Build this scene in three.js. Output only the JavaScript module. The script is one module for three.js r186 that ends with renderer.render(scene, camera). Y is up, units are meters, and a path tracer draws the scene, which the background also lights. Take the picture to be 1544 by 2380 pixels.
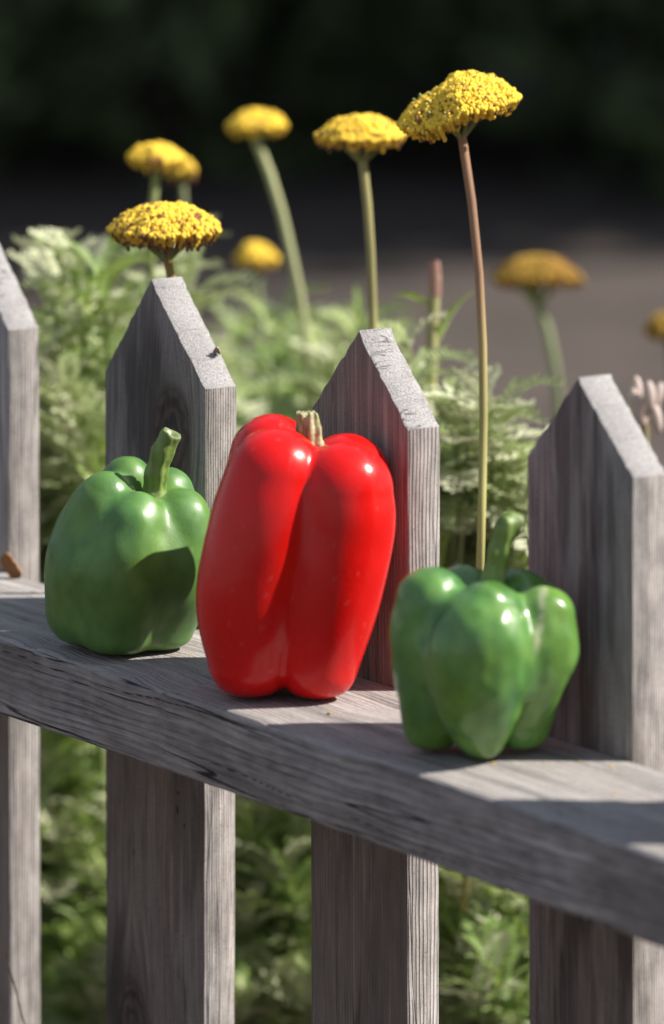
import * as THREE from 'three';
import { ImprovedNoise } from 'three/addons/math/ImprovedNoise.js';
import { mergeGeometries, toCreasedNormals } from 'three/addons/utils/BufferGeometryUtils.js';

/* ------------------------------------------------------------------ camera */
const RAIL_Y = 0.80;                       // height of the rail's top above the ground
const YAW = 0.9803, PITCH = 0.1783;
const scene = new THREE.Scene();
const camera = new THREE.PerspectiveCamera(10.456, 664 / 1024, 0.1, 200);
camera.filmGauge = 36;
camera.position.set(2.2226, RAIL_Y + 0.5596, 1.4898);
const BACK = new THREE.Vector3(Math.sin(YAW) * Math.cos(PITCH), Math.sin(PITCH), Math.cos(YAW) * Math.cos(PITCH));
camera.lookAt(camera.position.clone().sub(BACK));
camera.focus = 2.74;
camera.userData.fStop = 7;
camera.updateMatrixWorld(true);
const RIGHT = new THREE.Vector3(Math.cos(YAW), 0, -Math.sin(YAW));
const UPV = new THREE.Vector3().crossVectors(BACK, RIGHT);

/* --------------------------------------------------------------- sun and sky */
const SUN_EL = 44 * Math.PI / 180, SUN_OFF = 0.0;   // the sun stands square to the right of the view, behind the fence
const sunAz = RIGHT.clone().multiplyScalar(Math.cos(SUN_OFF)).add(new THREE.Vector3(Math.sin(YAW), 0, Math.cos(YAW)).multiplyScalar(Math.sin(SUN_OFF)));
const SUN = sunAz.multiplyScalar(Math.cos(SUN_EL)).add(new THREE.Vector3(0, Math.sin(SUN_EL), 0)).normalize();
{
  const W = 512, H = 256, data = new Float32Array(W * H * 4);
  for (let j = 0; j < H; j++) for (let i = 0; i < W; i++) {
    const el = ((j + 0.5) / H - 0.5) * Math.PI, az = ((i + 0.5) / W - 0.5) * 2 * Math.PI;
    const y = Math.sin(el), d = [Math.cos(el) * Math.cos(az), y, Math.cos(el) * Math.sin(az)];
    const c = Math.max(-1, Math.min(1, d[0] * SUN.x + d[1] * SUN.y + d[2] * SUN.z));
    const h = Math.pow(1 - Math.max(0, Math.min(1, y)), 3);
    const glow = 0.30 * Math.pow(Math.max(0, c), 6) + 0.8 * Math.pow(Math.max(0, c), 60);
    const k = 0.37;
    const o = (j * W + i) * 4;
    data[o] = k * (0.44 + 0.50 * h + glow); data[o + 1] = k * (0.54 + 0.41 * h + glow * 0.97); data[o + 2] = k * (0.74 + 0.20 * h + glow * 0.9); data[o + 3] = 1;
  }
  const sky = new THREE.DataTexture(data, W, H, THREE.RGBAFormat, THREE.FloatType);
  sky.mapping = THREE.EquirectangularReflectionMapping; sky.magFilter = THREE.LinearFilter; sky.minFilter = THREE.LinearFilter; sky.needsUpdate = true;
  scene.background = sky; scene.environment = sky;
}
const sun = new THREE.DirectionalLight(new THREE.Color().setRGB(1, 0.945, 0.85), 4.7);
sun.position.copy(SUN).multiplyScalar(20); sun.target.position.set(0, RAIL_Y, 0);
sun.castShadow = true; sun.shadow.mapSize.set(4096, 4096); sun.shadow.radius = 1;
Object.assign(sun.shadow.camera, { left: -12, right: 12, top: 12, bottom: -12, near: 0.5, far: 60 });
scene.add(sun, sun.target);
const EXPOSURE = 1.68;

/* ------------------------------------------------------------------ helpers */
const perlin = new ImprovedNoise();
const N3 = (x, y, z) => perlin.noise(x, y, z);
const fbm = (x, y, z, o = 4) => { let s = 0, a = 0.5; for (let k = 0; k < o; k++) { s += a * N3(x, y, z); x *= 2.03; y *= 2.03; z *= 2.03; a *= 0.5; } return s; };
const clamp = (x, a = 0, b = 1) => Math.max(a, Math.min(b, x));
const mix = (a, b, t) => a + (b - a) * t;
const sstep = (a, b, x) => { const t = clamp((x - a) / (b - a)); return t * t * (3 - 2 * t); };
const rng = seed => () => { seed |= 0; seed = seed + 0x6D2B79F5 | 0; let t = Math.imul(seed ^ seed >>> 15, 1 | seed); t = t + Math.imul(t ^ t >>> 7, 61 | t) ^ t; return ((t ^ t >>> 14) >>> 0) / 4294967296; };
const taken = {};
const numbered = n => { const k = taken[n] = (taken[n] ?? -1) + 1; return k ? `${n}_${String(k).padStart(3, '0')}` : n; };
function tag(o, label, category, group, kind) { o.userData = {}; if (label) o.userData.label = label; if (category) o.userData.category = category; if (group) o.userData.group = group; if (kind) o.userData.kind = kind; return o; }
function mesh(name, geo, mat, parent) { const m = new THREE.Mesh(geo, mat); m.name = parent ? name : numbered(name); m.castShadow = m.receiveShadow = true; (parent || scene).add(m); return m; }
function thing(name, label, category, pos, group) { const g = new THREE.Group(); g.name = numbered(name); g.position.copy(pos); tag(g, label, category, group); scene.add(g); return g; }
// a pixel of the photograph (1544 x 2380) and a depth along the view give a point
const FPX = 13003;
const at = (px, py, depth) => camera.position.clone().addScaledVector(RIGHT, (px - 772) / FPX * depth).addScaledVector(UPV, -(py - 1190) / FPX * depth).addScaledVector(BACK, -depth);
const groundBelow = p => new THREE.Vector3(p.x, 0, p.z);
const std = o => new THREE.MeshStandardMaterial(o), phys = o => new THREE.MeshPhysicalMaterial(o);
const rgb = (r, g, b) => new THREE.Color().setRGB(r, g, b);

function dataTex(W, H, fn, srgb) {
  const d = new Uint8Array(W * H * 4);
  const enc = srgb ? x => 255 * (x <= 0.0031308 ? 12.92 * x : 1.055 * Math.pow(x, 1 / 2.4) - 0.055) : x => 255 * x;
  for (let j = 0; j < H; j++) for (let i = 0; i < W; i++) { const c = fn(i, j), o = (j * W + i) * 4; d[o] = clamp(enc(clamp(c[0])), 0, 255); d[o + 1] = clamp(enc(clamp(c[1])), 0, 255); d[o + 2] = clamp(enc(clamp(c[2])), 0, 255); d[o + 3] = 255; }
  const t = new THREE.DataTexture(d, W, H); t.magFilter = THREE.LinearFilter; t.minFilter = THREE.LinearMipmapLinearFilter; t.generateMipmaps = true; t.wrapS = t.wrapT = THREE.MirroredRepeatWrapping;
  if (srgb) t.colorSpace = THREE.SRGBColorSpace; t.needsUpdate = true; return t;
}

/* closed smooth surfaces from a distance field (surface nets, then pulled onto the field's zero) */
function fieldGeometry(sdf, lo, hi, cell, colour) {
  const n = [0, 1, 2].map(k => Math.ceil((hi[k] - lo[k]) / cell) + 1), [nx, ny, nz] = n;
  const f = new Float32Array(nx * ny * nz), id = (i, j, k) => i + nx * (j + ny * k);
  for (let k = 0; k < nz; k++) for (let j = 0; j < ny; j++) for (let i = 0; i < nx; i++) f[id(i, j, k)] = sdf(lo[0] + i * cell, lo[1] + j * cell, lo[2] + k * cell);
  const vid = new Int32Array(nx * ny * nz).fill(-1), pos = [], index = [];
  const E = [[0, 1], [2, 3], [4, 5], [6, 7], [0, 2], [1, 3], [4, 6], [5, 7], [0, 4], [1, 5], [2, 6], [3, 7]];
  for (let k = 0; k < nz - 1; k++) for (let j = 0; j < ny - 1; j++) for (let i = 0; i < nx - 1; i++) {
    const v = []; for (let c = 0; c < 8; c++) v.push(f[id(i + (c & 1), j + (c >> 1 & 1), k + (c >> 2))]);
    let x = 0, y = 0, z = 0, m = 0;
    for (const [a, b] of E) if ((v[a] < 0) !== (v[b] < 0)) { const t = v[a] / (v[a] - v[b]); x += mix(a & 1, b & 1, t); y += mix(a >> 1 & 1, b >> 1 & 1, t); z += mix(a >> 2, b >> 2, t); m++; }
    if (m) { vid[id(i, j, k)] = pos.length / 3; pos.push(lo[0] + (i + x / m) * cell, lo[1] + (j + y / m) * cell, lo[2] + (k + z / m) * cell); }
  }
  const quad = (a, b, c, d, flip) => flip ? index.push(a, c, b, a, d, c) : index.push(a, b, c, a, c, d);
  for (let k = 1; k < nz - 1; k++) for (let j = 1; j < ny - 1; j++) for (let i = 1; i < nx - 1; i++) {
    const s = f[id(i, j, k)] < 0, V = (a, b, c) => vid[id(i - a, j - b, k - c)];
    if (s !== f[id(i + 1, j, k)] < 0) quad(V(0, 1, 1), V(0, 0, 1), V(0, 0, 0), V(0, 1, 0), !s);
    if (s !== f[id(i, j + 1, k)] < 0) quad(V(1, 0, 1), V(1, 0, 0), V(0, 0, 0), V(0, 0, 1), !s);
    if (s !== f[id(i, j, k + 1)] < 0) quad(V(1, 1, 0), V(0, 1, 0), V(0, 0, 0), V(1, 0, 0), !s);
  }
  const P = new Float32Array(pos), Nn = new Float32Array(P.length), C = colour && new Float32Array(P.length), e = cell * 0.6;
  for (let q = 0; q < P.length; q += 3) {
    let x = P[q], y = P[q + 1], z = P[q + 2], gx, gy, gz, l;
    for (let it = 0; it < 3; it++) {
      gx = sdf(x + e, y, z) - sdf(x - e, y, z); gy = sdf(x, y + e, z) - sdf(x, y - e, z); gz = sdf(x, y, z + e) - sdf(x, y, z - e); l = Math.hypot(gx, gy, gz) || 1e-9;
      if (it < 2) { const s = clamp(sdf(x, y, z) * 2 * e / l, -cell, cell) / l * 0.9; x -= gx * s; y -= gy * s; z -= gz * s; }
    }
    P[q] = x; P[q + 1] = y; P[q + 2] = z; Nn[q] = gx / l; Nn[q + 1] = gy / l; Nn[q + 2] = gz / l;
    if (C) { const c = colour(x, y, z, gx / l, gy / l, gz / l); C[q] = c[0]; C[q + 1] = c[1]; C[q + 2] = c[2]; }
  }
  const g = new THREE.BufferGeometry();
  g.setAttribute('position', new THREE.BufferAttribute(P, 3)); g.setAttribute('normal', new THREE.BufferAttribute(Nn, 3)); if (C) g.setAttribute('color', new THREE.BufferAttribute(C, 3));
  g.setIndex(index); return g;
}
function smin(a, b, k) { const h = Math.max(k - Math.abs(a - b), 0) / k; return Math.min(a, b) - h * h * k * 0.25; }
function cone(x, y, z, a, b) {   // tapered capsule between [x, y, z, r] joints
  const bx = b[0] - a[0], by = b[1] - a[1], bz = b[2] - a[2], ax = x - a[0], ay = y - a[1], az = z - a[2];
  const h = clamp((ax * bx + ay * by + az * bz) / (bx * bx + by * by + bz * bz));
  return Math.hypot(ax - bx * h, ay - by * h, az - bz * h) - mix(a[3], b[3], h);
}
const chain = (x, y, z, js, k) => { let d = cone(x, y, z, js[0], js[1]); for (let i = 1; i < js.length - 1; i++) d = smin(d, cone(x, y, z, js[i], js[i + 1]), k); return d; };
// distance to a sphere swept along finely spaced joints: nearest joint first, then the segments beside it
function sweep(x, y, z, js) {
  const n = js.length, st = 8; let bi = 0, bd = 1e9;
  for (let i = 0; i < n; i += st) { const j = js[i], d = Math.hypot(x - j[0], y - j[1], z - j[2]) - j[3]; if (d < bd) { bd = d; bi = i; } }
  const a = Math.max(0, bi - st), b = Math.min(n - 1, bi + st); bd = 1e9;
  for (let i = a; i <= b; i++) { const j = js[i], d = Math.hypot(x - j[0], y - j[1], z - j[2]) - j[3]; if (d < bd) { bd = d; bi = i; } }
  if (bi > 0) bd = Math.min(bd, cone(x, y, z, js[bi - 1], js[bi])); if (bi < n - 1) bd = Math.min(bd, cone(x, y, z, js[bi], js[bi + 1])); return bd;
}
function fine(js, n = 7) {   // joints refined along a smooth curve
  const out = [], m = js.length - 1, g = i => js[clamp(i, 0, m)];
  for (let i = 0; i < m; i++) for (let q = 0; q < n; q++) { const t = q / n, a = i ? g(i - 1) : js[0].map((v, c) => 2 * v - js[1][c]), b = g(i), c = g(i + 1), d = i + 2 <= m ? g(i + 2) : js[m].map((v, e) => 2 * v - js[m - 1][e]); out.push([0, 1, 2, 3].map(e => .5 * (2 * b[e] + (c[e] - a[e]) * t + (2 * a[e] - 5 * b[e] + 4 * c[e] - d[e]) * t * t + (3 * b[e] - a[e] - 3 * c[e] + d[e]) * t * t * t))); }
  out.push(js[m]); return out;
}
function tube(points, radii, seg = 24, rad = 8) {   // tapered tube through points
  const c = new THREE.CatmullRomCurve3(points), fr = c.computeFrenetFrames(seg, false), pos = [], nor = [], uv = [], idx = [];
  for (let i = 0; i <= seg; i++) {
    const t = i / seg, p = c.getPointAt(t), q = t * (radii.length - 1), k = Math.min(radii.length - 2, Math.floor(q)), r = mix(radii[k], radii[k + 1], q - k);
    for (let j = 0; j <= rad; j++) {
      const a = j / rad * Math.PI * 2, n = fr.normals[i].clone().multiplyScalar(Math.cos(a)).addScaledVector(fr.binormals[i], Math.sin(a));
      pos.push(p.x + n.x * r, p.y + n.y * r, p.z + n.z * r); nor.push(n.x, n.y, n.z); uv.push(j / rad, t);
    }
  }
  for (let i = 0; i < seg; i++) for (let j = 0; j < rad; j++) { const a = i * (rad + 1) + j, b = a + rad + 1; idx.push(a, a + 1, b, b, a + 1, b + 1); }
  for (const [i, s] of [[0, 1], [seg, -1]]) { const p = c.getPointAt(i / seg), o = pos.length / 3; pos.push(p.x, p.y, p.z); const tg = c.getTangentAt(i / seg).multiplyScalar(-s); nor.push(tg.x, tg.y, tg.z); uv.push(0, 0); for (let j = 0; j < rad; j++) { const a = i * (rad + 1) + j; s > 0 ? idx.push(o, a + 1, a) : idx.push(o, a, a + 1); } }
  const g = new THREE.BufferGeometry(); g.setAttribute('position', new THREE.Float32BufferAttribute(pos, 3)); g.setAttribute('normal', new THREE.Float32BufferAttribute(nor, 3)); g.setAttribute('uv', new THREE.Float32BufferAttribute(uv, 2)); g.setIndex(idx); return g;
}
function paint(g, fn) { const p = g.attributes.position, c = new Float32Array(p.count * 3); for (let i = 0; i < p.count; i++) { const k = fn(p.getX(i), p.getY(i), p.getZ(i)); c.set(k, i * 3); } g.setAttribute('color', new THREE.BufferAttribute(c, 3)); return g; }

/* ----------------------------------------------------------- weathered timber */
// colour and relief of a plank face; u runs across the grain and v along it, both in metres
function timber({ w, len, W, H, seed, knots = [], ring = 260, tone = 1, brown = () => 0, stain = 0.5, crack = 0.5, wav = 1, rings = .13, mott = .1, marks = [] }) {
  const hgt = new Float32Array(W * H), z = seed * 7.31;
  const map = dataTex(W, H, (i, j) => {
    const u = (i + 0.5) / W * w, v = (j + 0.5) / H * len;
    let x = u + wav * (0.010 * fbm(u * 9, v * 2.2, z, 2) + 0.0022 * N3(u * 60, v * 14, z + 5)), kd = 0, kr = 0, halo = 0;
    for (const [ku, kv, r] of knots) {
      const du = u - ku, dv = v - kv, d = Math.hypot(du, dv * 0.72) / r;
      x -= Math.sign(du || 1) * r * 0.85 * Math.exp(-Math.abs(du) / (r * 1.5)) * Math.exp(-dv * dv / (r * r * 5.5));
      kd = Math.max(kd, 1 - sstep(0.75, 1.08, d + 0.12 * N3(u * 130, v * 110, z))); kr += (1 - sstep(0.8, 1.0, d)) * d; halo = Math.max(halo, Math.exp(-Math.pow((du + r * .9) / (r * 1.5), 2) - Math.pow((dv - r * .3) / (r * 2.0), 2)));
    }
    const g = x * ring + 0.5 * N3(u * 22, v * 3, z + 9), saw = g - Math.floor(g), late = sstep(0.35, 0.8, saw) * (1 - sstep(0.86, 1, saw));
    const fib = N3(x * 520, v * 15, z) * 0.6 + N3(x * 1250, v * 44, z + 3) * 0.55, band = N3(x * 120, v * 3.1, z + 13) + .6 * N3(x * 46, v * 2.0, z + 15), broad = fbm(u * 26, v * 8, z + 17, 3), fuzz = N3(u * 1500, v * 1000, z + 19);
    let crk = 0; { const r = Math.abs(N3(x * 210, v * 5.5, z + 31)), on = sstep(0.12, 0.42, N3(x * 60, v * 4, z + 37) + 0.25 * crack); crk = (1 - sstep(0.012, 0.055, r)) * on * crack; }
    let val = 0.40 * tone * (1 + 0.52 * fib + 0.34 * band - rings * late + 0.40 * broad + 0.22 * fuzz + mott * 2 * fbm(u * 170, v * 75, z + 29, 2));
    val *= 1 + .5 * sstep(.18, .5, N3(x * 330, v * 9, z + 23)) * sstep(-.1, .3, N3(u * 30, v * 12, z + 27));
    const st = clamp(sstep(-0.04, 0.26, broad * 0.9 + band * 0.32 + fib * 0.30) * stain + halo * (0.95 + .6 * fib));
    const b = clamp(brown(u, v) + 0.35 * N3(x * 90, v * 2, z + 41)); val *= 1 - .28 * b;
    let c = [val * mix(0.985, 1.0, b), val * mix(0.905, 0.79, b), val * mix(0.875, 0.68, b)];
    const dk = mix(1, 0.24, st); c = [c[0] * dk, c[1] * dk * mix(1, .95, st), c[2] * dk * mix(1, .93, st)];
    if (kd > 0) { const rr = 0.5 + 0.5 * Math.sin(kr * 17 + 3 * N3(u * 160, v * 160, z)); const kk = [0.045 + 0.065 * rr, 0.033 + 0.043 * rr, 0.030 + 0.036 * rr].map(q => q * (1 + .6 * fib)); c = c.map((q, n) => mix(q, kk[n], kd * 0.95)); }
    c = c.map(q => q * mix(1, 0.22, crk));
    for (const [mu, mv, ru, rv] of marks) { const q = Math.hypot((u - mu) / ru, (v - mv) / rv); if (q < 1.3) c = c.map(n => n * mix(.12, 1, sstep(.5, 1.3, q))); }
    const speck = N3(u * 900, v * 700, z + 51); if (speck > 0.62) c = c.map(q => q * 0.55);
    hgt[j * W + i] = clamp(0.6 + 0.20 * fib + 0.16 * late - 0.55 * crk - 0.2 * kd * (0.5 + 0.5 * Math.sin(kr * 24)));
    return c;
  }, true);
  const bump = dataTex(W, H, (i, j) => { const h = hgt[j * W + i]; return [h, h, h]; });
  return std({ map, bumpMap: bump, bumpScale: 0.002, roughness: 0.88 });
}
function endGrain(seed) {   // sawn ends: short fibres, pores and fine splits
  const W = 192, H = 384, w = 0.03, len = 0.09, hgt = new Float32Array(W * H), z = seed * 3.7;
  const map = dataTex(W, H, (i, j) => {
    const u = (i + .5) / W * w, v = (j + .5) / H * len, wob = 0.0035 * fbm(u * 60, v * 60, z, 2);
    const ring = 0.5 + 0.5 * Math.sin((u * 0.35 + v + wob) * 2100), pore = N3(u * 1500, v * 1500, z) * .7 + N3(u * 900, v * 900, z + 4) * .5;
    const cr = (1 - sstep(0.01, 0.08, Math.abs(N3(u * 60 + 90 * wob, v * 420, z + 8)))) * sstep(.12, .4, N3(u * 60, v * 60, z + 11)) * .8;
    const saw = 0;
    const val = 0.34 * (1 + 0.55 * pore - 0.10 * ring + 0.28 * fbm(u * 70, v * 40, z + 2, 2)), k = mix(1, .3, Math.max(cr, saw * .7));
    hgt[j * W + i] = clamp(.6 + .25 * pore - .5 * Math.max(cr, saw));
    return [val * k, val * .95 * k, val * .955 * k];
  }, true);
  const bump = dataTex(W, H, (i, j) => { const h = hgt[j * W + i]; return [h, h, h]; });
  return std({ map, bumpMap: bump, bumpScale: 0.0011, roughness: 0.92 });
}

/* ------------------------------------------------------------------- ground */
{
  const soil = dataTex(512, 512, (i, j) => {
    const u = i / 512, v = j / 512, a = fbm(u * 14, v * 14, 2.2, 4), b = N3(u * 90, v * 90, 5), c = N3(u * 200, v * 200, 7);
    const k = 0.066 * (1 + .7 * a + .35 * b + .3 * c); return [k, k * .77, k * .68];
  }, true); soil.wrapS = soil.wrapT = THREE.MirroredRepeatWrapping; soil.repeat.set(24, 24);
  const g = new THREE.PlaneGeometry(90, 90, 150, 150).rotateX(-Math.PI / 2), p = g.attributes.position;
  for (let i = 0; i < p.count; i++) p.setY(i, 0.05 * fbm(p.getX(i) * 0.5, 0, p.getZ(i) * 0.5, 3) - 0.02);
  g.computeVertexNormals();
  const m = mesh('ground', g, std({ map: soil, bumpMap: soil, bumpScale: 0.01, roughness: 1 }));
  tag(m, 'bare brown garden soil', 'ground', null, 'structure');
}

/* ------------------------------------------------------------ trees and hedge */
const leafMat = (r, g, b, t = 0.3) => phys({ color: rgb(r, g, b), vertexColors: true, roughness: 0.8, transmission: t, thickness: 0, side: THREE.DoubleSide });
function leafCloud(R, count, blobs, size, seed) {   // many small leaf faces spread through overlapping clumps
  const r = rng(seed), pos = [], nor = [], col = [], v = new THREE.Vector3(), n = new THREE.Vector3(), a = new THREE.Vector3(), b = new THREE.Vector3();
  for (let k = 0; k < count; k++) {
    const bl = blobs[Math.floor(r() * blobs.length)];
    do v.set(r() * 2 - 1, r() * 2 - 1, r() * 2 - 1); while (v.lengthSq() > 1); v.multiplyScalar(Math.pow(v.length(), -0.35));
    v.set(bl[0] + v.x * bl[3], bl[1] + v.y * bl[3] * 0.85, bl[2] + v.z * bl[3]);
    n.set(r() - .5, r() * .7 - .1, r() - .5).normalize(); a.set(r() - .5, r() - .5, r() - .5).cross(n).normalize(); b.crossVectors(n, a);
    const L = size * (0.6 + 0.8 * r()), w = L * 0.42, t = 0.7 + 0.6 * r();
    const q = [v.clone().addScaledVector(a, -L / 2), v.clone().addScaledVector(b, w / 2), v.clone().addScaledVector(a, L / 2), v.clone().addScaledVector(b, -w / 2)];
    for (const i of [0, 1, 2, 0, 2, 3]) { pos.push(q[i].x, q[i].y, q[i].z); nor.push(-n.x, -n.y, -n.z); col.push(t, t, t * .9); }
  }
  const g = new THREE.BufferGeometry(); g.setAttribute('position', new THREE.Float32BufferAttribute(pos, 3)); g.setAttribute('normal', new THREE.Float32BufferAttribute(nor, 3)); g.setAttribute('color', new THREE.Float32BufferAttribute(col, 3)); return g;
}
const fwd = new THREE.Vector3(-Math.sin(YAW), 0, -Math.cos(YAW));
const camGround = new THREE.Vector3(camera.position.x, 0, camera.position.z);
const spot = (lateral, depth) => camGround.clone().addScaledVector(RIGHT, lateral).addScaledVector(fwd, depth);
{
  const bark = std({ color: rgb(.07, .055, .045), roughness: 1 });
  const shrubLeaf = leafMat(0.085, 0.13, 0.042, 0.3), treeLeaf = leafMat(0.085, 0.13, 0.042, 0.3);
  const r = rng(77);
  const blobs = []; for (let k = 0; k < 22; k++) blobs.push([(r() - .5) * 1.7, 0.25 + r() * 2.2, (r() - .5) * 1.3, 0.42 + r() * .25]);
  const crownG = leafCloud(1, 9000, blobs, 0.12, 5);
  const trunkG = mergeGeometries([0, 1, 2, 3].map(k => tube([new THREE.Vector3(0, -.03, 0), new THREE.Vector3((k - 1.5) * .14, .6, .1 * (k % 2)), new THREE.Vector3((k - 1.5) * .34, 1.5, .2 * (k % 2) - .1)], [.05, .035, .012], 8, 6)));
  let proto = null;
  const spots = []; for (let k = 0; k < 9; k++) spots.push([-6 + k * 1.45 + .3 * (r() - .5), 11.5 + .6 * r()]); for (let k = 0; k < 8; k++) spots.push([-6.5 + k * 1.9, 15.2 + r()]);
  spots.forEach(([l, d], i) => {
    let t; if (!proto) { t = proto = thing('evergreen_shrub', '', '', new THREE.Vector3()); mesh('trunk', trunkG, bark, t); mesh('crown', crownG, shrubLeaf, t); }
    else { t = proto.clone(); t.name = numbered('evergreen_shrub'); scene.add(t); }
    t.position.copy(spot(l, d)); t.rotation.y = r() * 6.28; t.scale.setScalar(.9 + .35 * r());
    tag(t, i < 9 ? 'dark green leafy shrub in the front row of the shaded hedge' : 'dark green leafy shrub in the back row of the shaded hedge', 'shrub', 'shrubs in the dark hedge behind the garden');
  });
  const tb = []; for (let k = 0; k < 46; k++) { const a = r() * 6.28, q = r() * 3.5; tb.push([Math.cos(a) * q, 3.4 + r() * 5.2, Math.sin(a) * q, 0.7 + r() * .5]); }
  const tCrown = leafCloud(1, 14000, tb, 0.30, 9);
  const limbs = [tube([new THREE.Vector3(0, -.05, 0), new THREE.Vector3(.1, 2, 0), new THREE.Vector3(-.05, 4.5, .1), new THREE.Vector3(0, 7.5, 0)], [.24, .18, .12, .03], 14, 9)];
  for (let k = 0; k < 9; k++) { const a = k * 2.4, h = 2.6 + k * .5; limbs.push(tube([new THREE.Vector3(0, h, 0), new THREE.Vector3(Math.cos(a) * 1, h + .7, Math.sin(a) * 1), new THREE.Vector3(Math.cos(a) * 2.2, h + 1.2, Math.sin(a) * 2.2)], [.08, .05, .015], 7, 6)); }
  const tTrunk = mergeGeometries(limbs);
  let tp = null;
  for (const [l, d] of [[6.0, 13.2], [5.4, 17.0], [10.2, 14.6], [10.4, 18.2], [0.6, 19.6], [-4.2, 18.8]]) {
    let t; if (!tp) { t = tp = thing('shade_tree', '', '', new THREE.Vector3()); mesh('trunk', tTrunk, bark, t); mesh('crown', tCrown, treeLeaf, t); } else { t = tp.clone(); t.name = numbered('shade_tree'); scene.add(t); }
    t.position.copy(spot(l, d)); t.rotation.y = r() * 6.28;
    tag(t, 'tall broad leafy tree standing over the dark hedge', 'tree', 'trees over the hedge');
  }
}

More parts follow.
